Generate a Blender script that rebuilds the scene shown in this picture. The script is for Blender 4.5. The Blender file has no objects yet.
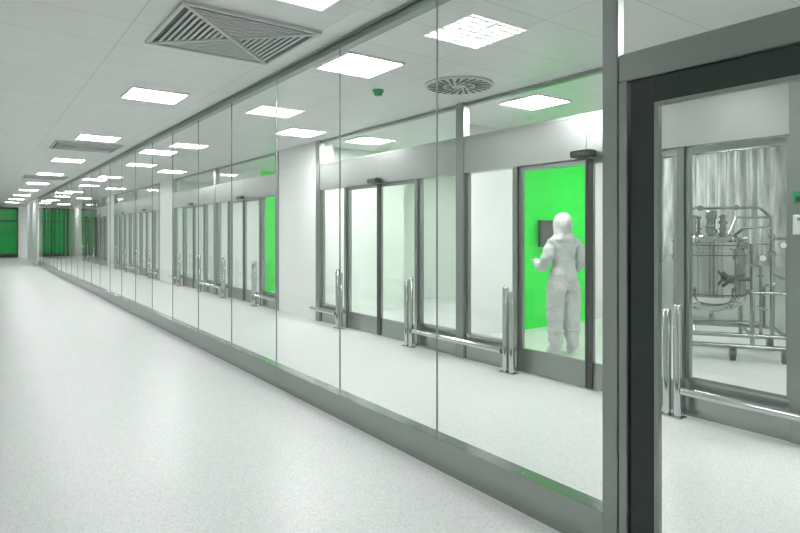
import bpy, bmesh, math, random
from mathutils import Vector, Matrix, noise
ZOOM = None
random.seed(4)
C = bpy.context.scene.collection
scn = bpy.context.scene
try:
    scn.view_settings.view_transform = 'Standard'
    scn.view_settings.look = 'None'
except Exception: pass

# ---------------------------------------------------------------- materials
def newmat(name):
    m = bpy.data.materials.new(name); m.use_nodes = True
    return m, m.node_tree.nodes, m.node_tree.links, m.node_tree.nodes['Principled BSDF']

def simple(name, col, rough=0.5, metal=0.0, emis=None, estr=0.0, vary=0.03, vscale=6.0, spec=0.5, stretch=None):
    m, n, l, b = newmat(name)
    tc = n.new('ShaderNodeTexCoord'); no = n.new('ShaderNodeTexNoise'); no.inputs['Scale'].default_value = vscale
    cr = n.new('ShaderNodeValToRGB')
    cr.color_ramp.elements[0].position = .3; cr.color_ramp.elements[1].position = .7
    cr.color_ramp.elements[0].color = [max(0, c*(1-vary)) for c in col]+[1]
    cr.color_ramp.elements[1].color = [min(1, c*(1+vary)) for c in col]+[1]
    if stretch:
        mp = n.new('ShaderNodeMapping'); mp.inputs['Scale'].default_value = stretch
        l.new(tc.outputs['Object'], mp.inputs['Vector']); l.new(mp.outputs[0], no.inputs['Vector'])
    else: l.new(tc.outputs['Object'], no.inputs['Vector'])
    l.new(no.outputs['Fac'], cr.inputs['Fac'])
    l.new(cr.outputs['Color'], b.inputs['Base Color'])
    b.inputs['Roughness'].default_value = rough; b.inputs['Metallic'].default_value = metal
    b.inputs['Specular IOR Level'].default_value = spec
    if emis:
        b.inputs['Emission Color'].default_value = (*emis, 1); b.inputs['Emission Strength'].default_value = estr
    return m

def steel_mat(name, col, rough, dv=.02):
    m, n, l, b = newmat(name)
    tc = n.new('ShaderNodeTexCoord'); mp = n.new('ShaderNodeMapping'); mp.inputs['Scale'].default_value = (3, .5, 40)
    no = n.new('ShaderNodeTexNoise'); no.inputs['Scale'].default_value = 4; no.inputs['Detail'].default_value = 2
    mr = n.new('ShaderNodeMapRange'); mr.inputs[3].default_value = rough-dv; mr.inputs[4].default_value = rough+dv
    l.new(tc.outputs['Object'], mp.inputs['Vector']); l.new(mp.outputs[0], no.inputs['Vector'])
    l.new(no.outputs['Fac'], mr.inputs[0]); l.new(mr.outputs[0], b.inputs['Roughness'])
    b.inputs['Base Color'].default_value = (*col, 1); b.inputs['Metallic'].default_value = 1.0
    return m

M = {}
M['steel'] = steel_mat('brushed_steel', (.33, .36, .342), .24)
M['header'] = steel_mat('brushed_steel_cover', (.42, .445, .43), .32)
M['steel2'] = steel_mat('satin_steel', (.31, .34, .322), .36)
M['chrome'] = steel_mat('polished_steel', (.60, .63, .615), .12)
M['vessel'] = steel_mat('vessel_steel', (.50, .52, .51), .07, .01)
M['dark'] = simple('dark_gasket', (.025, .03, .027), .45)
M['joint'] = simple('grey_silicone', (.22, .25, .235), .5)
M['doorframe'] = simple('dark_grey_frame', (.020, .030, .025), .35)
M['white'] = simple('white_panel', (.86, .885, .865), .35, vary=.01)
M['curtain'] = simple('clear_grey_vinyl', (.40, .42, .41), .2, vary=.35, vscale=6, stretch=(1, 3, .4))  # vertical streaks in the colour paint in the folds' highlights and shade
M['green'] = simple('green_panel', (.0, .72, .04), .3, emis=(0, 1, .05), estr=.12, vary=.05, vscale=1.5)  # slight emission added to lift the green; the panel is no lamp
M['greendark'] = simple('green_glazing', (.0, .14, .03), .15, emis=(.0, 1, .12), estr=.10, vary=.3, vscale=1.2)  # window glow put into the material by weak emission, nothing lit behind
M['greensmall'] = simple('green_plastic', (.0, .23, .07), .4)
M['suit'] = simple('white_coverall_fabric', (.54, .575, .555), .8, vary=.05, vscale=9, spec=.2)
M['glove'] = simple('white_nitrile_glove', (.60, .63, .61), .45)
M['skin'] = simple('skin', (.55, .36, .27), .5)
M['black'] = simple('black_plastic', (.012, .014, .013), .35)
M['screen'] = simple('screen_glass', (.09, .11, .098), .15)
M['rubber'] = simple('grey_rubber', (.06, .065, .062), .6)
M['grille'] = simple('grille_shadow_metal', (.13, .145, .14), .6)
M['slat'] = simple('painted_slat', (.55, .57, .56), .4)

def add_bump(m, scale, strength, dist=.02):
    n = m.node_tree.nodes; l = m.node_tree.links; b = n['Principled BSDF']
    tc = n.new('ShaderNodeTexCoord'); no = n.new('ShaderNodeTexNoise'); no.inputs['Scale'].default_value = scale
    no.inputs['Distortion'].default_value = 1.0
    bp = n.new('ShaderNodeBump'); bp.inputs['Strength'].default_value = strength; bp.inputs['Distance'].default_value = dist
    l.new(tc.outputs['Object'], no.inputs['Vector']); l.new(no.outputs['Fac'], bp.inputs['Height']); l.new(bp.outputs[0], b.inputs['Normal'])
add_bump(M['suit'], 8, .7, .035)

# floor
m, n, l, b = newmat('vinyl_floor')
tc = n.new('ShaderNodeTexCoord')
n1 = n.new('ShaderNodeTexNoise'); n1.inputs['Scale'].default_value = 95; n1.inputs['Detail'].default_value = 3
n2 = n.new('ShaderNodeTexNoise'); n2.inputs['Scale'].default_value = 1.3
cr = n.new('ShaderNodeValToRGB')
cr.color_ramp.elements[0].position = .33; cr.color_ramp.elements[1].position = .60
cr.color_ramp.elements[0].color = (.55, .575, .56, 1); cr.color_ramp.elements[1].color = (.70, .72, .708, 1)
mx = n.new('ShaderNodeMix'); mx.data_type = 'RGBA'; mx.blend_type = 'MULTIPLY'; mx.inputs[0].default_value = .04
l.new(tc.outputs['Object'], n1.inputs['Vector']); l.new(tc.outputs['Object'], n2.inputs['Vector'])
l.new(n1.outputs['Fac'], cr.inputs['Fac']); l.new(cr.outputs['Color'], mx.inputs[6]); l.new(n2.outputs['Fac'], mx.inputs[7])
l.new(mx.outputs[2], b.inputs['Base Color']); b.inputs['Roughness'].default_value = .34
M['floor'] = m

# ceiling tiles
m, n, l, b = newmat('metal_ceiling_tiles')
tc = n.new('ShaderNodeTexCoord'); br = n.new('ShaderNodeTexBrick'); br.offset = 0
br.inputs['Color1'].default_value = (.74, .76, .748, 1); br.inputs['Color2'].default_value = (.76, .775, .765, 1)
br.inputs['Mortar'].default_value = (.56, .58, .57, 1); br.inputs['Scale'].default_value = 1
br.inputs['Mortar Size'].default_value = .005; br.inputs['Brick Width'].default_value = 1.2; br.inputs['Row Height'].default_value = .6
l.new(tc.outputs['Object'], br.inputs['Vector']); l.new(br.outputs['Color'], b.inputs['Base Color'])
b.inputs['Roughness'].default_value = .35
M['ceil'] = m

# glass: thin pane, Schlick reflectance for both faces
def glassmat(name, tint, base=.07):
    m = bpy.data.materials.new(name); m.use_nodes = True
    n = m.node_tree.nodes; l = m.node_tree.links; n.clear()
    out = n.new('ShaderNodeOutputMaterial'); mix = n.new('ShaderNodeMixShader')
    tr = n.new('ShaderNodeBsdfTransparent'); tr.inputs[0].default_value = (*tint, 1)
    gl = n.new('ShaderNodeBsdfGlossy'); gl.inputs['Roughness'].default_value = 0.0
    geo = n.new('ShaderNodeNewGeometry'); dot = n.new('ShaderNodeVectorMath'); dot.operation = 'DOT_PRODUCT'
    l.new(geo.outputs['Incoming'], dot.inputs[0]); l.new(geo.outputs['Normal'], dot.inputs[1])
    ab = n.new('ShaderNodeMath'); ab.operation = 'ABSOLUTE'; l.new(dot.outputs['Value'], ab.inputs[0])
    s = n.new('ShaderNodeMath'); s.operation = 'SUBTRACT'; s.inputs[0].default_value = 1; l.new(ab.outputs[0], s.inputs[1])
    p = n.new('ShaderNodeMath'); p.operation = 'POWER'; p.inputs[1].default_value = 5; l.new(s.outputs[0], p.inputs[0])
    ma = n.new('ShaderNodeMath'); ma.operation = 'MULTIPLY_ADD'; ma.inputs[1].default_value = 1-base; ma.inputs[2].default_value = base
    l.new(p.outputs[0], ma.inputs[0]); l.new(ma.outputs[0], mix.inputs[0])
    l.new(tr.outputs[0], mix.inputs[1]); l.new(gl.outputs[0], mix.inputs[2]); l.new(mix.outputs[0], out.inputs[0])
    return m
M['glass'] = glassmat('clear_glass', (.965, .98, .97))

def lampmat(name, strength):
    m, n, l, b = newmat(name)
    tc = n.new('ShaderNodeTexCoord'); br = n.new('ShaderNodeTexBrick'); br.offset = 0
    br.inputs['Color1'].default_value = (1, .99, .995, 1); br.inputs['Color2'].default_value = (1, .99, .995, 1)
    br.inputs['Mortar'].default_value = (.02, .02, .02, 1); br.inputs['Scale'].default_value = 1
    br.inputs['Mortar Size'].default_value = .011; br.inputs['Brick Width'].default_value = .3; br.inputs['Row Height'].default_value = .075
    l.new(tc.outputs['Object'], br.inputs['Vector']); l.new(br.outputs['Color'], b.inputs['Emission Color'])
    b.inputs['Emission Strength'].default_value = strength
    b.inputs['Base Color'].default_value = (.8, .8, .8, 1)
    return m
M['lamp_o'] = lampmat('lamp_emission_corridor', 32)
M['lamp_i'] = lampmat('lamp_emission_inner', 68)
M['lamp_r'] = lampmat('lamp_emission_room', 72)

# ---------------------------------------------------------------- mesh helpers
def finish(name, bm, mat, loc=(0, 0, 0), parent=None, smooth=False):
    me = bpy.data.meshes.new(name); bm.to_mesh(me); bm.free()
    for mm in (mat if isinstance(mat, list) else [mat]): me.materials.append(mm)
    if smooth:
        for p in me.polygons: p.use_smooth = True
    o = bpy.data.objects.new(name, me); C.objects.link(o)
    if parent is not None: o.parent = parent
    o.location = loc
    return o

def addbox(bm, x0, x1, y0, y1, z0, z1, mi=0):
    r = bmesh.ops.create_cube(bm, size=1)
    bmesh.ops.scale(bm, vec=(abs(x1-x0), abs(y1-y0), abs(z1-z0)), verts=r['verts'])
    bmesh.ops.translate(bm, vec=((x0+x1)/2, (y0+y1)/2, (z0+z1)/2), verts=r['verts'])
    if mi:
        fs = set(f for v in r['verts'] for f in v.link_faces)
        for f in fs: f.material_index = mi
    return r['verts']

def box(name, x0, x1, y0, y1, z0, z1, mat, parent=None, bev=0.0):
    """world coordinates; origin at base centre"""
    cx, cy, cz = (x0+x1)/2, (y0+y1)/2, z0
    bm = bmesh.new(); addbox(bm, x0-cx, x1-cx, y0-cy, y1-cy, 0, z1-z0)
    if bev: bmesh.ops.bevel(bm, geom=bm.edges[:], offset=bev, segments=2, affect='EDGES')
    loc = Vector((cx, cy, cz))
    if parent is not None: loc = loc - parent.location
    return finish(name, bm, mat, loc, parent)

def boxes(name, lst, mat, origin, parent=None, bev=0):
    bm = bmesh.new(); o = Vector(origin)
    for t in lst:
        mi = t[6] if len(t) > 6 else 0
        addbox(bm, t[0]-o.x, t[1]-o.x, t[2]-o.y, t[3]-o.y, t[4]-o.z, t[5]-o.z, mi)
    if bev: bmesh.ops.bevel(bm, geom=bm.edges[:], offset=bev, segments=1, affect='EDGES')
    loc = o - (parent.location if parent is not None else Vector((0, 0, 0)))
    return finish(name, bm, mat, loc, parent)

def paneX(name, x, y0, y1, z0, z1, mat, parent=None):
    bm = bmesh.new(); cy = (y0+y1)/2
    vs = [bm.verts.new(v) for v in ((0, y0-cy, 0), (0, y0-cy, z1-z0), (0, y1-cy, z1-z0), (0, y1-cy, 0))]
    bm.faces.new(vs)
    loc = Vector((x, cy, z0)) - (parent.location if parent is not None else Vector((0, 0, 0)))
    return finish(name, bm, mat, loc, parent)

def addcyl(bm, p0, p1, r, seg=14, r2=None):
    p0 = Vector(p0); p1 = Vector(p1); d = p1-p0
    rr = bmesh.ops.create_cone(bm, cap_ends=True, segments=seg, radius1=r, radius2=r if r2 is None else r2, depth=d.length)
    q = Vector((0, 0, 1)).rotation_difference(d.normalized()).to_matrix().to_4x4()
    bmesh.ops.transform(bm, matrix=Matrix.Translation((p0+p1)/2) @ q, verts=rr['verts'])
    return rr['verts']

def addsph(bm, c, r, sc=(1, 1, 1), u=14, v=9):
    rr = bmesh.ops.create_uvsphere(bm, u_segments=u, v_segments=v, radius=r)
    bmesh.ops.scale(bm, vec=sc, verts=rr['verts']); bmesh.ops.translate(bm, vec=c, verts=rr['verts'])

def pipe(bm, pts, r, seg=12):
    for a, b_ in zip(pts[:-1], pts[1:]): addcyl(bm, a, b_, r, seg)
    for p in pts[1:-1]: addsph(bm, p, r, u=seg, v=8)

def lathe(bm, prof, cx=0, cy=0, seg=40, sx=1, sy=1):
    rings = []
    for r, z in prof:
        if r < 1e-5: rings.append([bm.verts.new((cx, cy, z))])
        else: rings.append([bm.verts.new((cx+r*sx*math.cos(2*math.pi*i/seg), cy+r*sy*math.sin(2*math.pi*i/seg), z)) for i in range(seg)])
    for A, B in zip(rings[:-1], rings[1:]):
        for i in range(seg):
            j = (i+1) % seg
            if len(A) == 1 and len(B) == 1: continue
            if len(A) == 1: bm.faces.new((A[0], B[j], B[i]))
            elif len(B) == 1: bm.faces.new((A[i], A[j], B[0]))
            else: bm.faces.new((A[i], A[j], B[j], B[i]))

def smooth_angle(o, a=35):
    for p in o.data.polygons: p.use_smooth = True
    try: o.data.set_sharp_from_angle(angle=math.radians(a))
    except Exception: pass

def empty(name, loc):
    o = bpy.data.objects.new(name, None); o.empty_display_size = .1; o.location = loc; C.objects.link(o); return o

def tag(o, label, cat, group=None, kind=None):
    o["label"] = label; o["category"] = cat
    if group: o["group"] = group
    if kind: o["kind"] = kind
    return o
def struct(o, label, cat): return tag(o, label, cat, kind="structure")

def copy_tree(o, loc):
    n_ = o.copy(); C.objects.link(n_); n_.location = loc
    for ch in list(o.children):
        k = ch.copy(); C.objects.link(k); k.parent = n_
    return n_

# ---------------------------------------------------------------- dims
H = 3.04; GX = 2.37; FX = 4.73; FAR = 40.0
cnt = {'window': 0, 'trim': 0, 'door': 0}
def nm(k):
    cnt[k] += 1; return f"{k}_{cnt[k]}"

# ---------------------------------------------------------------- shell
struct(box('floor', -1.6, 10.7, -2.2, FAR+.2, -.1, 0, M['floor']), "pale grey speckled seamless vinyl cleanroom floor", "floor")
struct(box('ceiling', -1.6, 10.7, -2.2, FAR+.2, H, H+.1, M['ceil']), "light grey metal tile cleanroom ceiling", "ceiling")
struct(box('wall_left', -1.6, -1.5, -2.1, FAR, 0, H, M['white']), "plain white smooth panel corridor wall", "wall")
struct(box('wall_right', 10.5, 10.6, -2.1, FAR, 0, H, M['white']), "white room wall behind the production equipment", "wall")
struct(box('wall_near', -1.6, 10.6, -2.2, -2.1, 0, H, M['white']), "plain white end wall of the corridor", "wall")
struct(boxes('wall_far', [(-1.6, 10.6, FAR, FAR+.1, 0, H)], M['white'], (4.5, FAR, 0)), "white end wall with green glazing", "wall")

x = -1.4
while x < 4.6:
    w = 1.15
    x1 = min(x+w, 4.66)
    if not (x < 2.42 < x1):
        fr = boxes(nm('window'), [(x, x+.07, FAR-.06, FAR-.005, .05, 2.9), (x1-.07, x1, FAR-.06, FAR-.005, .05, 2.9),
                   (x+.07, x1-.07, FAR-.06, FAR-.005, .05, .25), (x+.07, x1-.07, FAR-.06, FAR-.005, 2.8, 2.9),
                   (x+.07, x1-.07, FAR-.06, FAR-.005, 2.1, 2.17)], M['dark'], ((x+x1)/2, FAR-.03, 0.05))
        struct(fr, "tall green tinted window in a dark frame", "window")
        box('window_glazing', x+.07, x1-.07, FAR-.03, FAR-.01, .25, 2.8, M['greendark'], parent=fr)
    x = x1+.03

# ---------------------------------------------------------------- partition (near glass wall)
P0 = 1.637; PW = 1.212; NP = 24; PE = P0+PW*NP
gx = GX+.006
c = boxes(nm('trim'), [(GX, GX+.09, P0-.0, PE, 0, .165), (GX-.006, GX+.096, P0, PE, .168, .195)], [M['steel']], (GX+.045, (P0+PE)/2, 0))
struct(c, "brushed stainless steel kick plinth under the glass partition", "plinth")
c = boxes(nm('trim'), [(GX, GX+.08, -2.05, PE, H-.07, H-.001), (GX-.02, GX-.004, -2.05, PE, H-.02, H-.001)], M['steel2'], (GX+.04, 14, H-.07))
struct(c, "slim steel ceiling rail holding the glass partition", "rail")
for i in range(NP):
    a = P0+i*PW; b_ = a+PW
    p = paneX(nm('window'), gx, a+.002, b_-.002, .196, H-.071, M['glass'])
    struct(p, "frameless full height clear glass partition pane", "glass pane")
    if i < NP-1:
        box('silicone_joint', gx-.005, gx+.005, b_-.003, b_+.003, .197, H-.072, M['joint'], parent=p)
struct(box('wall_partition_end', GX-.02, GX+.12, PE+.01, 36.6, 0, H-.001, M['white']), "white wall section closing the glass partition", "wall")
struct(box(nm('trim'), GX-.012, GX+.04, 1.553, 1.634, 0, H-.075, M['steel2'], bev=.004), "wide stainless steel door post beside the glass door", "post")
struct(box(nm('trim'), GX-.008, GX+.075, 1.508, 1.551, 0, 2.173, M['steel2'], bev=.003), "stainless steel door jamb beside the glass door", "jamb")
struct(box(nm('trim'), GX-.008, GX+.06, .40, 1.551, 2.175, 2.30, M['steel2'], bev=.004), "stainless steel header above the glass door", "header")
struct(box(nm('trim'), GX-.01, GX+.09, .27, .395, 0, H-.075, M['steel2'], bev=.004), "stainless steel door post", "post")
p = paneX(nm('window'), gx, .40, 1.550, 2.303, H-.071, M['glass']); struct(p, "clear glass transom above the door", "glass pane")
p = paneX(nm('window'), gx, -2.05, .265, .196, H-.071, M['glass']); struct(p, "clear glass partition pane", "glass pane")
struct(box(nm('trim'), GX, GX+.09, -2.05, .265, 0, .19, M['steel']), "stainless steel plinth", "plinth")
d = boxes(nm('door'), [(GX+.005, GX+.06, 1.385, 1.50, .01, 2.17), (GX+.005, GX+.06, .405, .52, .01, 2.17),
     (GX+.005, GX+.06, .52, 1.385, 2.06, 2.17), (GX+.005, GX+.06, .52, 1.385, .01, .13)], M['doorframe'], (GX+.03, .95, 0.01), bev=.003)
struct(d, "glass door with broad dark grey frame", "door")
paneX('door_glass', GX+.03, .52, 1.385, .13, 2.06, M['glass'], parent=d)
boxes('glazing_bead', [(GX+.0, GX+.03, 1.366, 1.384, .13, 2.06), (GX+.0, GX+.03, .521, .54, .13, 2.06), (GX, GX+.03, .54, 1.366, 2.045, 2.06), (GX, GX+.03, .54, 1.366, .13, .145)], M['steel2'], (GX+.015, .95, .13), parent=d)
bm = bmesh.new(); pipe(bm, [(GX-.0, .46, 1.05), (GX-.05, .46, 1.05), (GX-.05, .6, 1.05)], .011)
hh = finish('door_handle', bm, M['chrome'], -Vector(d.location), d)

# ---------------------------------------------------------------- inner facade modules
PER = 3.56
def post(y, label="wide stainless steel mullion post between door modules"):
    o = box(nm('trim'), FX-.036, FX+.06, y-.07, y+.07, 0, H-.001, M['steel2'], bev=.004); struct(o, label, "post")
def module(y0, near=True):
    a = y0+.072; b_ = y0+PER-.072; mid = (a+b_)/2; dl = mid-.88; dr = mid+.88
    struct(boxes(nm('trim'), [(FX-.03, FX+.11, a, mid-.002, 2.2, 2.60), (FX-.03, FX+.11, mid+.002, b_, 2.2, 2.60), (FX-.035, FX+.115, a, b_, 2.602, 2.63)], M['header'], (FX+.04, mid, 2.2)),
           "stainless steel sliding door drive cover over the glazing", "door header")
    struct(paneX(nm('window'), FX+.03, a, b_, 2.632, H-.042, M['glass']), "clear glass transom above the sliding doors", "glass pane")
    struct(box(nm('trim'), FX, FX+.07, a, b_, H-.04, H-.001, M['steel2']), "thin steel ceiling trim", "trim")
    for (s, e) in ((a, dl-.06), (dr+.06, b_)):
        struct(boxes(nm('trim'), [(FX-.01, FX+.08, s, e, .0, .27), (FX-.015, FX+.085, s, e, .272, .30)], M['steel'], (FX+.03, (s+e)/2, 0)),
               "stainless steel kick panel below fixed glazing", "kick panel")
        w = boxes(nm('window'), [(FX+.005, FX+.055, s, s+.03, .302, 2.198), (FX+.005, FX+.055, e-.03, e, .302, 2.198)], M['steel2'], (FX+.03, (s+e)/2, .302))
        struct(w, "fixed clear glass side panel in slim steel frame", "window")
        paneX('window_glass', FX+.03, s+.03, e-.03, .302, 2.198, M['glass'], parent=w)
    for yy in (dl-.058, dr+.002):
        struct(box(nm('trim'), FX-.02, FX+.09, yy, yy+.056, 0, 2.198, M['steel']), "slim stainless steel door jamb", "jamb")
    for k, (s, e) in enumerate(((dl+.002, mid-.004), (mid+.004, dr-.002))):
        frame = [(FX+.01, FX+.05, s, s+.04, .012, 2.198), (FX+.01, FX+.05, e-.04, e, .012, 2.198),
                 (FX+.01, FX+.05, s+.04, e-.04, .012, .26), (FX+.01, FX+.05, s+.04, e-.04, 2.15, 2.198)]
        dd = boxes(nm('door'), frame, M['steel2'], (FX+.03, (s+e)/2, .012))
        struct(dd, "sliding glass door leaf with steel kick plate", "door")
        paneX('door_glass', FX+.03, s+.04, e-.04, .26, 2.15, M['glass'], parent=dd)
        if k == 0: box('edge_seal', FX-.012, FX+.009, e-.045, e, .015, 2.19, M['dark'], parent=dd)
        else: box('edge_seal', FX-.012, FX+.009, s, s+.02, .015, 2.19, M['dark'], parent=dd)
    if near:
        sn = boxes('motion_sensor', [(FX-.13, FX-.031, mid-.12, mid+.12, 2.205, 2.27)], M['black'], (FX-.08, mid, 2.205), bev=.012)
        tag(sn, "black motion sensor box mounted over sliding glass doors", "sensor", "door motion sensors")
        boxes('sensor_lens', [(FX-.136, FX-.13, mid-.07, mid+.07, 2.22, 2.25)], M['screen'], (FX-.133, mid, 2.22), parent=sn)
    return dl, dr, a, b_

def bumper_post(y, side):
    bm = bmesh.new()
    for dy in (-.045, .045):
        lathe(bm, [(.0, .012), (.033, .012), (.033, .905 if dy*side > 0 else .86)] + [(.033*math.cos(t), (.905 if dy*side > 0 else .86)+.012*math.sin(t)) for t in (.5, 1.0, 1.4)] + [(0, (.905 if dy*side > 0 else .86)+.012)], 0, dy, 18)
    addbox(bm, -.05, .05, -.1, .1, 0, .012)
    o = finish('bumper_post', bm, M['chrome'], (FX-.13, y, 0)); smooth_angle(o)
    tag(o, "twin tube stainless steel guard post beside the sliding door", "guard post", "guard posts along the glazed wall")
def bumper_rail(y0, y1):
    bm = bmesh.new(); L = (y1-y0)/2
    addcyl(bm, (0, -L, .22), (0, L, .22), .032, 18)
    for yy in (-L*.75, L*.75): addcyl(bm, (0, yy, .22), (.118, yy, .22), .012, 10)
    o = finish('bumper_rail', bm, M['chrome'], (FX-.13, (y0+y1)/2, 0)); smooth_angle(o)
    tag(o, "low round stainless steel bumper rail along kick panel", "bumper rail", "bumper rails along the glazed wall")

starts = [1.65, 10.41, 19.17, 27.93]
post(-1.91)
dl, dr, a, b_ = module(-1.91)
bumper_rail(dr+.09, 2.45)
for gi, g in enumerate(starts):
    post(g, "stainless steel post with access control panels" if gi == 0 else "wide stainless steel mullion post between door modules")
    A = module(g); post(g+PER); B = module(g+PER); post(g+2*PER)
    for (q, s) in ((A[0]-.02, -1), (A[1]+.02, 1), (B[0]-.02, -1), (B[1]+.02, 1)): bumper_post(q, s)
    bumper_rail(A[1]+.12, B[0]-.12)
    bumper_rail(B[1]+.12, g+2*PER+.05)
    if gi: bumper_rail(g-.05, A[0]-.12)
    pe = starts[gi+1] if gi+1 < len(starts) else FAR
    struct(box('wall_pier' if gi == 0 else f'wall_pier.{gi:03d}', FX-.02, FX+.3, g+2*PER+.072, pe-.072 if gi+1 < len(starts) else FAR-.07, 0, H-.001, M['white']), "plain white wall section between glazed door groups", "wall")

# ---------------------------------------------------------------- rooms behind facade
struct(box('wall_divider', 5.77, 6.80, 6.15, 6.25, 0, H-.001, M['white']), "white partition panel beside the green wall", "wall")
struct(box('wall_green', 6.80, 8.45, 6.10, 6.25, 0, H-.001, M['green']), "glossy bright green wall panel", "wall")
struct(box('wall_divider.009', 8.45, 10.49, 6.12, 6.25, 0, H-.001, M['white']), "white partition panel beside the green wall", "wall")
struct(box('wall_divider.001', 5.05, 10.49, 10.28, 10.38, 0, H-.001, M['white']), "white room dividing wall", "wall")
struct(box('wall_divider.002', 5.05, 6.9, 9.3, 9.4, 0, H-.001, M['white']), "white partition panel inside the room", "wall")
for k, yy in enumerate((13.97, 22.73)):
    struct(box(f'wall_divider.{3+2*k:03d}', 4.84, 5.85, yy-.05, yy+.05, 0, H-.001, M['white']), "white room dividing wall", "wall")
    struct(box(f'wall_green.{1+k:03d}', 5.85, 7.19, yy-.06, yy+.05, 0, H-.001, M['green']), "glossy bright green wall panel", "wall")
struct(box('wall_back', 7.2, 7.3, 10.39, FAR-.01, 0, H-.001, M['white']), "white back wall of the glazed rooms", "wall")
struct(box('wall_divider.010', 5.04, 7.19, 18.3, 18.4, 0, H-.001, M['white']), "white room dividing wall", "wall")
struct(box('wall_divider.011', 5.04, 7.19, 27.1, 27.2, 0, H-.001, M['white']), "white room dividing wall", "wall")

# ---------------------------------------------------------------- ceiling lamps
def make_lamp(mat):
    s = .30
    o = boxes('ceiling_lamp', [(-s, s, -s, -s+.018, -.02, 0), (-s, s, s-.018, s, -.02, 0), (-s, -s+.018, -s+.018, s-.018, -.02, 0), (s-.018, s, -s+.018, s-.018, -.02, 0)],
              M['white'], (0, 0, 0))
    boxes('light_panel', [(-s+.018, s-.018, -s+.018, s-.018, -.012, -.004)], mat, (0, 0, 0), parent=o)
    return o
lamp_pos = []
y = 3.27-3.65
while y < 39: lamp_pos.append((1.65, y, 'o')); y += 3.65
y = 4.55-3.6; k = 1
while y < 39: lamp_pos.append((4.07 if k else 2.87, y, 'i')); y += 3.6; k = 1-k
for p in ((5.35, 4.62), (5.35, 1.0), (8.2, 4.6), (8.2, 1.4), (8.2, 8.0), (5.35, 8.2), (6.0, 11.9), (6.0, 15.9), (6.0, 20.6), (6.0, 24.6)): lamp_pos.append((p[0], p[1], 'r'))
bases = {}
for (lx, ly, t) in lamp_pos:
    loc = (lx, ly, H-.001)
    if t not in bases: o = make_lamp(M['lamp_'+t]); bases[t] = o; o.location = loc
    else: o = copy_tree(bases[t], loc)
    tag(o, "square flush fluorescent ceiling light with white louvre", "ceiling light", "square ceiling lights")

# ---------------------------------------------------------------- square air diffuser
def square_diffuser(cx, cy):
    R = .52
    o = boxes('air_diffuser', [(-R, R, -R, -R+.03, -.025, 0), (-R, R, R-.03, R, -.025, 0), (-R, -R+.03, -R+.03, R-.03, -.025, 0), (R-.03, R, -R+.03, R-.03, -.025, 0)], M['slat'], (0, 0, 0))
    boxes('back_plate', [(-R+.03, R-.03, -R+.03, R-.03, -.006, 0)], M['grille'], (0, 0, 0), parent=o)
    bm = bmesh.new()
    nn = 9
    for i in range(nn):
        r = .08+i*(R-.12)/nn
        t = .011
        for (x0, x1, y0, y1) in ((-r, r, r-t, r+t), (-r, r, -r-t, -r+t), (r-t, r+t, -r, r), (-r-t, -r+t, -r, r)):
            vs = addbox(bm, x0, x1, y0, y1, -.022, -.014)
    a = finish('slat_set', bm, M['slat'], (0, 0, 0), o)
    bm = bmesh.new()
    for ang in (45, 135):
        vs = addbox(bm, -R*1.36, R*1.36, -.016, .016, -.03, -.01)
        bmesh.ops.rotate(bm, verts=vs, cent=(0, 0, 0), matrix=Matrix.Rotation(math.radians(ang), 3, 'Z'))
    finish('diagonal_rib', bm, M['slat'], (0, 0, 0), o)
    o.location = (cx, cy, H-.001)
    tag(o, "large square ceiling air diffuser with slatted triangles", "air vent", "square air diffusers")
for yy in (4.48, 11.8, 19.1): square_diffuser(1.64, yy)

bm = bmesh.new()
lathe(bm, [(.0, 0), (.36, 0), (.365, -.01), (.35, -.018), (.0, -.018)], seg=48)
sd = finish('swirl_diffuser', bm, M['slat'], (0, 0, 0)); smooth_angle(sd)
bm = bmesh.new()
for i in range(24):
    a = i*2*math.pi/24
    for (r0, r1, w) in ((.17, .33, .014), (.07, .15, .008)):
        if r0 < .1 and i % 2: continue
        vs = addbox(bm, r0, r1, -w, w, -.022, -.0182)
        bmesh.ops.rotate(bm, verts=vs, cent=(.25, 0, 0), matrix=Matrix.Rotation(math.radians(12), 3, 'Z'))
        bmesh.ops.rotate(bm, verts=vs, cent=(0, 0, 0), matrix=Matrix.Rotation(a, 3, 'Z'))
finish('slot_set', bm, M['black'], (0, 0, 0), sd)
sd.location = (4.11, 4.57, H-.001)
tag(sd, "round ceiling swirl air diffuser with radial dark slots", "air vent")

bm = bmesh.new(); lathe(bm, [(0, 0), (.06, 0), (.06, -.02), (.045, -.03), (.045, -.055), (.02, -.065), (0, -.065)], seg=24)
o = finish('smoke_detector', bm, M['greensmall'], (3.55, 5.25, H-.001)); smooth_angle(o)
tag(o, "small green round ceiling detector", "detector")

o = boxes('access_panel', [(FX-.061, FX-.0357, 1.60, 1.69, 1.70, 1.79)], M['greensmall'], (FX-.046, 1.645, 1.70), bev=.004)
boxes('panel_display', [(FX-.064, FX-.0612, 1.62, 1.67, 1.715, 1.75)], M['black'], (FX-.062, 1.645, 1.715), parent=o)
tag(o, "small green and black access display on steel post", "control panel")
o = boxes('card_reader', [(FX-.061, FX-.0357, 1.60, 1.69, 1.48, 1.62)], M['slat'], (FX-.046, 1.645, 1.48), bev=.004)
boxes('indicator', [(FX-.064, FX-.0612, 1.63, 1.66, 1.58, 1.60)], M['greensmall'], (FX-.062, 1.645, 1.58), parent=o)
tag(o, "grey card reader on steel post", "card reader")

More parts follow.
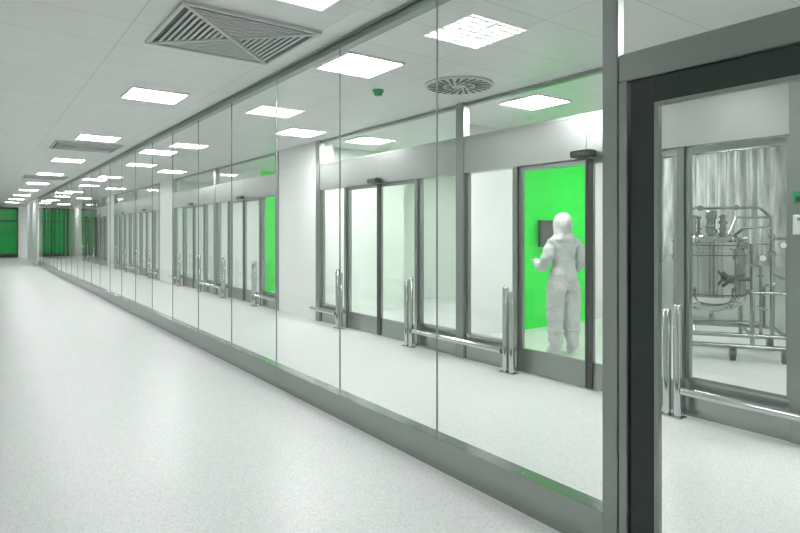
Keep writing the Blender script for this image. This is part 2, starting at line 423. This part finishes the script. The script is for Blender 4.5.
# ---------------------------------------------------------------- strip curtain
bm = bmesh.new(); nseg = 800; prev = None
for i in range(nseg+1):
    t = i/nseg; yy = -1.5+t*7.0; xx = .05*math.sin(t*260+1.5*math.sin(t*23))+.03*math.sin(t*91)
    cur = (bm.verts.new((xx*1.2, yy, 1.0)), bm.verts.new((xx*.6, yy, 2.72)))
    if prev: bm.faces.new((prev[0], cur[0], cur[1], prev[1]))
    prev = cur
o = finish('strip_curtain', bm, M['curtain'], (9.3, 0, 0), smooth=True)
tag(o, "rippled translucent grey vinyl curtain behind the equipment", "curtain")
bm = bmesh.new(); addcyl(bm, (0, -1.5, 2.74), (0, 5.5, 2.74), .015)
for yy in (-1, 2, 5): addcyl(bm, (0, yy, 2.74), (0, yy, H), .008)
finish('curtain_rail', bm, M['steel'], (0, 0, 0), o)

# ---------------------------------------------------------------- bioreactor
BX, BY = 7.5, 3.42
br_ = empty('bioreactor', (BX, BY, 0))
br_.rotation_euler = (0, 0, math.radians(-58))   # local -Y faces the glazing
tag(br_, "polished steel pressure vessel on wheeled tubular frame", "bioreactor")
vx = -.18
bm = bmesh.new()
lathe(bm, [(0, .50), (.04, .50), (.12, .52), (.24, .56), (.33, .62), (.37, .68), (.378, .72), (.385, .725), (.385, .745), (.375, .75), (.375, 1.22), (.385, 1.225), (.385, 1.25), (.37, 1.255), (.37, 1.30), (.40, 1.305), (.40, 1.345), (0, 1.345)], vx, 0, 48)
addcyl(bm, (vx, 0, .36), (vx, 0, .50), .03)
o = finish('vessel', bm, M['vessel'], (0, 0, 0), br_); smooth_angle(o)
bm = bmesh.new()
lathe(bm, [(.41, 1.346), (.41, 1.38), (.37, 1.385), (.34, 1.43), (.25, 1.47), (.12, 1.49), (0, 1.495)], vx, 0, 48)
for i in range(12):
    a = i*math.pi/6
    addcyl(bm, (vx+.385*math.cos(a), .385*math.sin(a), 1.29), (vx+.385*math.cos(a), .385*math.sin(a), 1.42), .015, 8)
    addsph(bm, (vx+.385*math.cos(a), .385*math.sin(a), 1.42), .024, u=8, v=6)
o = finish('lid', bm, M['vessel'], (0, 0, 0), br_); smooth_angle(o)
# dark rubber seals between flange and lid, and round the jacket ends
for (r_, z_) in ((.406, 1.341), (.388, 1.222), (.388, .748)):
    bm = bmesh.new(); lathe(bm, [(r_-.01, z_-.006), (r_, z_-.006), (r_, z_+.006), (r_-.01, z_+.006)], vx, 0, 48)
    finish('gasket_ring', bm, M['rubber'], (0, 0, 0), br_, smooth=True)
random.seed(11)
for i in range(9):
    a = i*2*math.pi/9+.3; r = .25 if i % 2 else .14
    x0, y0 = vx+r*math.cos(a), r*math.sin(a); zt = 1.58+.18*random.random()
    bm = bmesh.new(); addcyl(bm, (x0, y0, 1.40), (x0, y0, zt), .018, 10)
    lathe(bm, [(0, 1.53), (.036, 1.53), (.036, 1.55), (0, 1.55)], x0, y0, 14)
    lathe(bm, [(0, zt), (.034, zt), (.034, zt+.02), (0, zt+.02)], x0, y0, 14)
    if i % 3 == 0: addcyl(bm, (x0-.05, y0, zt-.04), (x0+.05, y0, zt-.04), .02, 10)
    o = finish('nozzle', bm, M['steel'], (0, 0, 0), br_); smooth_angle(o)
bm = bmesh.new(); lathe(bm, [(0, 1.49), (.07, 1.49), (.07, 1.53), (.05, 1.54), (.05, 1.66), (.065, 1.665), (.065, 1.75), (.03, 1.77), (0, 1.77)], vx, 0, 24)
o = finish('agitator', bm, M['steel'], (0, 0, 0), br_); smooth_angle(o)
bm = bmesh.new()
for (x0, y0) in ((-.55, -.4), (.2, -.4), (-.55, .4), (.2, .4)):
    pipe(bm, [(x0, y0, .17), (x0, y0, .80), (vx+(x0-vx)*.9, y0*.72, .80)], .024)
pipe(bm, [(-.55, -.4, .3), (.55, -.4, .3)], .024); pipe(bm, [(-.55, .4, .3), (.55, .4, .3)], .022)
for x0 in (-.55, .2, .55): pipe(bm, [(x0, -.4, .3), (x0, .4, .3)], .022)
for y0 in (-.4, .4): pipe(bm, [(.55, y0, .17), (.55, y0, 1.42)], .024)
pipe(bm, [(.55, -.4, 1.42), (.55, .4, 1.42)], .022); pipe(bm, [(.55, -.4, .95), (.55, .4, .95)], .018)
pipe(bm, [(.2, -.4, .8), (.55, -.4, .8)], .018)
pipe(bm, [(-.55, -.4, .17), (.55, -.4, .17)], .028); pipe(bm, [(-.55, .4, .17), (.55, .4, .17)], .026)
o = finish('base_frame', bm, M['steel'], (0, 0, 0), br_); smooth_angle(o)
for (x0, y0) in ((-.52, -.4), (.0, -.4), (.52, -.4), (-.52, .4), (.52, .4)):
    bm = bmesh.new()
    addcyl(bm, (x0-.025, y0, .075), (x0+.025, y0, .075), .075, 24)
    o = finish('caster', bm, M['rubber'], (0, 0, 0), br_); smooth_angle(o)
    bm = bmesh.new(); addbox(bm, x0-.038, x0-.028, y0-.035, y0+.035, .05, .155); addbox(bm, x0+.028, x0+.038, y0-.035, y0+.035, .05, .155)
    addbox(bm, x0-.038, x0+.038, y0-.035, y0+.035, .155, .165); addcyl(bm, (x0-.039, y0, .075), (x0+.039, y0, .075), .02)
    finish('caster_fork', bm, M['steel'], (0, 0, 0), o)
paths = [[(.3, -.3, .3), (.3, -.3, 1.1), (.19, -.25, 1.12)], [(.4, -.35, .35), (.4, -.35, 1.55), (.15, -.2, 1.55), (.05, -.1, 1.45)],
         [(.48, .1, .3), (.48, .1, 1.68), (.1, .1, 1.68), (.0, .05, 1.45)], [(vx, 0, .38), (.1, -.1, .38), (.35, -.2, .38), (.35, -.2, .85), (.46, -.2, .9)],
         [(-.6, -.1, .3), (-.6, -.1, 1.5), (-.35, -.05, 1.5), (-.3, -.05, 1.42)], [(.3, .3, .3), (.3, .3, 1.35), (.5, .3, 1.35)],
         [(-.45, .1, 1.42), (-.45, .1, 1.80), (.1, .1, 1.80), (.35, .1, 1.80), (.48, .1, 1.68)], [(-.4, -.4, .3), (-.4, -.3, .42), (.1, -.35, .45), (.3, -.35, .45)]]
for P_ in paths:
    bm = bmesh.new(); pipe(bm, P_, .016, 10)
    mid = Vector(P_[1])
    lathe(bm, [(0, mid.z-.12), (.032, mid.z-.12), (.032, mid.z-.1), (0, mid.z-.1)], mid.x, mid.y, 14)
    o = finish('pipe', bm, M['steel'], (0, 0, 0), br_); smooth_angle(o)
for (x0, y0, z0) in ((.4, -.37, 1.25), (.3, -.32, .62), (-.6, -.12, 1.2), (.48, .1, 1.45), (-.3, .1, 1.80), (.1, .1, 1.80)):
    bm = bmesh.new(); addcyl(bm, (x0, y0+.04, z0), (x0, y0-.05, z0), .026, 16); addcyl(bm, (x0, y0-.05, z0), (x0, y0-.065, z0), .034, 20)
    addcyl(bm, (x0-.055, y0-.058, z0+.02), (x0+.055, y0-.058, z0-.02), .009, 8)
    o = finish('valve', bm, M['steel'], (0, 0, 0), br_); smooth_angle(o)
bm = bmesh.new()
hx = vx+.16; hy = -.345
addcyl(bm, (hx, hy, .95), (hx, hy-.12, .95), .04, 16)
addsph(bm, (hx, hy-.12, .95), .05)
for a in (5, 120, 240):
    ra = math.radians(a); addcyl(bm, (hx, hy-.12, .95), (hx+.17*math.cos(ra), hy-.13, .95+.08*math.sin(ra)), .019, 8)
    addsph(bm, (hx+.17*math.cos(ra), hy-.13, .95+.08*math.sin(ra)), .024)
o = finish('hand_wheel', bm, M['black'], (0, 0, 0), br_); smooth_angle(o); o["label"] = "black hand wheel"
bm = bmesh.new(); addbox(bm, vx-.375, vx-.325, -.225, -.17, .80, 1.22)
o = finish('sight_glass', bm, M['green'], (0, 0, 0), br_); o["label"] = "green vertical sight glass"
for (x0, z0) in ((.5, 1.35), (.3, 1.2)):
    bm = bmesh.new(); addcyl(bm, (x0, -.38, z0), (x0, -.42, z0), .042, 24)
    o = finish('gauge', bm, M['steel'], (0, 0, 0), br_); smooth_angle(o)
    bm = bmesh.new(); addcyl(bm, (x0, -.4205, z0), (x0, -.423, z0), .033, 24); finish('gauge_dial', bm, M['white'], (0, 0, 0), o)

# ---------------------------------------------------------------- monitor on green wall
mo = boxes('monitor', [(7.08, 7.58, 6.00, 6.045, 1.27, 1.68)], M['black'], (7.33, 6.02, 1.27), bev=.006)
boxes('monitor_screen', [(7.11, 7.55, 5.995, 5.999, 1.30, 1.65)], M['screen'], (7.33, 5.997, 1.30), parent=mo)
boxes('wall_bracket', [(7.28, 7.38, 6.046, 6.102, 1.40, 1.55)], M['steel'], (7.33, 6.07, 1.40), parent=mo)
tag(mo, "flat dark monitor mounted on the green wall", "monitor")

# ---------------------------------------------------------------- person
def skin_obj(name, chains, mat, parent, sub=2):
    me = bpy.data.meshes.new(name); V = []; E = []; R = []; roots = []
    for pts, eds, root in chains:
        o0 = len(V)
        V += [p[:3] for p in pts]; R += [(p[3], p[4] if len(p) > 4 else p[3]) for p in pts]
        E += [(a+o0, b+o0) for a, b in eds]; roots.append(o0+root)
    me.from_pydata(V, E, [])
    ob = bpy.data.objects.new(name, me); C.objects.link(ob)
    md = ob.modifiers.new('Skin', 'SKIN'); md.branch_smoothing = .6; md.use_smooth_shade = True
    if not me.skin_vertices: me.skin_vertices.new(name='')
    for i, r in enumerate(R):
        sv = me.skin_vertices[0].data[i]; sv.radius = r; sv.use_root = i in roots
    ms = ob.modifiers.new('Sub', 'SUBSURF'); ms.levels = sub; ms.render_levels = sub
    dg = bpy.context.evaluated_depsgraph_get()
    nme = bpy.data.meshes.new_from_object(ob.evaluated_get(dg))
    bpy.data.objects.remove(ob)
    nme.materials.clear()
    for mm in mat: nme.materials.append(mm)
    for p in nme.polygons: p.use_smooth = True; p.material_index = 0
    o = bpy.data.objects.new(name, nme); C.objects.link(o)
    if parent: o.parent = parent
    return o

pts = [(0, 0, .95, .19, .155), (0, 0, 1.10, .172, .14), (0, .005, 1.27, .195, .15), (0, 0, 1.40, .15, .115), (0, .0, 1.49, .068, .068),
       (0, .02, 1.57, .085, .09), (0, .02, 1.66, .085, .095),
       (-.17, 0, 1.385, .088), (-.235, -.01, 1.14, .074), (-.25, .10, 1.07, .066), (-.20, .33, 1.15, .044),
       (.17, 0, 1.385, .088), (.245, -.02, 1.14, .074), (.24, .07, 1.06, .066), (.15, .30, 1.12, .044),
       (-.10, 0, .82, .132, .142), (-.107, .01, .50, .106, .11), (-.11, -.01, .24, .096, .098), (-.115, -.02, .10, .075, .08), (-.135, .14, .05, .055, .045),
       (.10, 0, .82, .132, .142), (.117, .02, .50, .106, .11), (.125, .02, .24, .096, .098), (.13, .01, .10, .075, .08), (.16, .17, .05, .055, .045)]
eds = [(0, 1), (1, 2), (2, 3), (3, 4), (4, 5), (5, 6), (3, 7), (7, 8), (8, 9), (9, 10), (3, 11), (11, 12), (12, 13), (13, 14),
       (0, 15), (15, 16), (16, 17), (17, 18), (18, 19), (0, 20), (20, 21), (21, 22), (22, 23), (23, 24)]
person = skin_obj('person', [(pts, eds, 0)], [M['suit'], M['skin']], None, 3)
for p in person.data.polygons:
    if p.center.z > 1.52: p.material_index = 1
for v in person.data.vertices:
    co = v.co
    if co.z < 1.45:
        nn_ = noise.noise(Vector((co.x*5, co.y*5, co.z*12)))*.018 + noise.noise(Vector((co.x*14+3, co.y*14, co.z*26)))*.007
        co += v.normal*nn_
    elif co.z > 1.5 and co.y > .06:
        dx = abs(co.x)
        if dx < .018 and 1.555 < co.z < 1.605: co.y += .022*(1-dx/.018)
        if .02 < dx < .05 and 1.605 < co.z < 1.63: co.y -= .008
    if co.z < .012: co.z = .012
minz = min(v.co.z for v in person.data.vertices)
for v in person.data.vertices: v.co.z -= minz
def hand(sx, wrist, d):
    w = Vector(wrist); f = Vector(d).normalized(); side = Vector((-sx, 0, 0)); side = (side - f*side.dot(f)).normalized()
    up = f.cross(side)
    if up.z < 0: up = -up
    ch = []
    P = lambda a, s, u: tuple(w+f*a+side*s+up*u)
    ch.append(([(*P(-.03, 0, 0), .036, .036), (*P(.02, 0, 0), .034, .028), (*P(.055, 0, 0), .042, .018), (*P(.085, 0, 0), .038, .014)], [(0, 1), (1, 2), (2, 3)], 0))
    for s, L in ((.03, .07), (.01, .08), (-.01, .074), (-.03, .058)):
        ch.append(([(*P(.07, s, 0), .0095), (*P(.085+L*.35, s*1.1, -.004), .009), (*P(.085+L*.7, s*1.1, -.02), .0085), (*P(.085+L*.9, s*1.1, -.04), .0075)], [(0, 1), (1, 2), (2, 3)], 0))
    ch.append(([(*P(.025, .025, 0), .012), (*P(.05, .05, -.008), .0105), (*P(.08, .06, -.018), .009)], [(0, 1), (1, 2)], 0))
    return skin_obj('glove', ch, [M['glove']], person, 1)
hand(-1, (-.20, .33, 1.15-minz), (.05, .22, .02))
hand(1, (.15, .30, 1.12-minz), (-.05, .22, .02))
bm = bmesh.new()
seg = 48
prof = [(.13, .085, 1.36, 0), (.172, .118, 1.405, 0), (.150, .120, 1.44, 0), (.118, .110, 1.475, .003), (.108, .109, 1.505, .005), (.108, .118, 1.54, .010), (.112, .128, 1.575, .016), (.112, .131, 1.61, .018),
        (.108, .128, 1.645, .018), (.099, .117, 1.68, .017), (.080, .094, 1.712, .013), (.052, .060, 1.737, .010), (.025, .028, 1.750, .008)]
rings = []
for k, (rx, ry, z, oy) in enumerate(prof):
    ring = []
    for i in range(seg):
        a = 2*math.pi*i/seg
        w = 1+.10*noise.noise(Vector((math.cos(a)*1.6, math.sin(a)*1.6, z*17)))+.05*noise.noise(Vector((math.cos(a)*4, math.sin(a)*4, z*34)))
        ring.append(bm.verts.new((rx*w*math.cos(a), oy+ry*w*math.sin(a), z-minz)))
    rings.append(ring)
for k in range(len(rings)-1):
    for i in range(seg):
        a = 2*math.pi*(i+.5)/seg
        if 1.50 <= prof[k][2] and prof[k+1][2] <= 1.65 and abs(a-math.pi/2) < .62: continue
        j = (i+1) % seg; bm.faces.new((rings[k][i], rings[k][j], rings[k+1][j], rings[k+1][i]))
t = bm.verts.new((0, .008, 1.754-minz))
for i in range(seg): bm.faces.new((rings[-1][i], rings[-1][(i+1) % seg], t))
finish('hood', bm, M['suit'], (0, 0, 0), person, smooth=True)
bm = bmesh.new(); addsph(bm, (0, .095, 1.552-minz), .055, (1, .6, .8)); finish('face_mask', bm, M['glove'], (0, 0, 0), person, smooth=True)
bm = bmesh.new()
for s in (-1, 1): addsph(bm, (s*.034, .112, 1.615-minz), .028, (1, .3, .75))
addcyl(bm, (-.012, .118, 1.615-minz), (.012, .118, 1.615-minz), .004, 8)
for s in (-1, 1): addcyl(bm, (s*.06, .108, 1.617-minz), (s*.105, .03, 1.617-minz), .004, 8)
finish('safety_glasses', bm, M['screen'], (0, 0, 0), person, smooth=True)
for cx, cy in ((-.111, -.012), (.126, .018)):
    bm = bmesh.new(); lathe(bm, [(.094, .29), (.104, .30), (.104, .32), (.096, .33)], cx, cy, 24)
    finish('boot_cuff', bm, M['suit'], (0, 0, -minz), person, smooth=True)
person.location = (5.84, 4.59, 0.001)
person.rotation_euler = (0, 0, math.radians(66-90))
tag(person, "person standing in white hooded cleanroom coverall, back turned, arms bent", "person")

# ---------------------------------------------------------------- camera / world
cam = bpy.data.cameras.new('camera'); co = bpy.data.objects.new('camera', cam); C.objects.link(co)
co.location = (0, 0, 1.5); co.rotation_euler = (math.radians(90), 0, math.radians(-36.2))
cam.sensor_width = 36; cam.lens = 584/800*36; cam.shift_y = -34.5/800; cam.clip_start = .02; cam.clip_end = 200
if ZOOM:
    zx, zy, zk = ZOOM
    cam.lens *= zk; cam.shift_x = (zx-400)/800*zk; cam.shift_y = -(zy-232)/800*zk
scn.camera = co
w = bpy.data.worlds.new('world'); scn.world = w; w.use_nodes = True
w.node_tree.nodes['Background'].inputs[0].default_value = (.8, .85, .82, 1); w.node_tree.nodes['Background'].inputs[1].default_value = .5
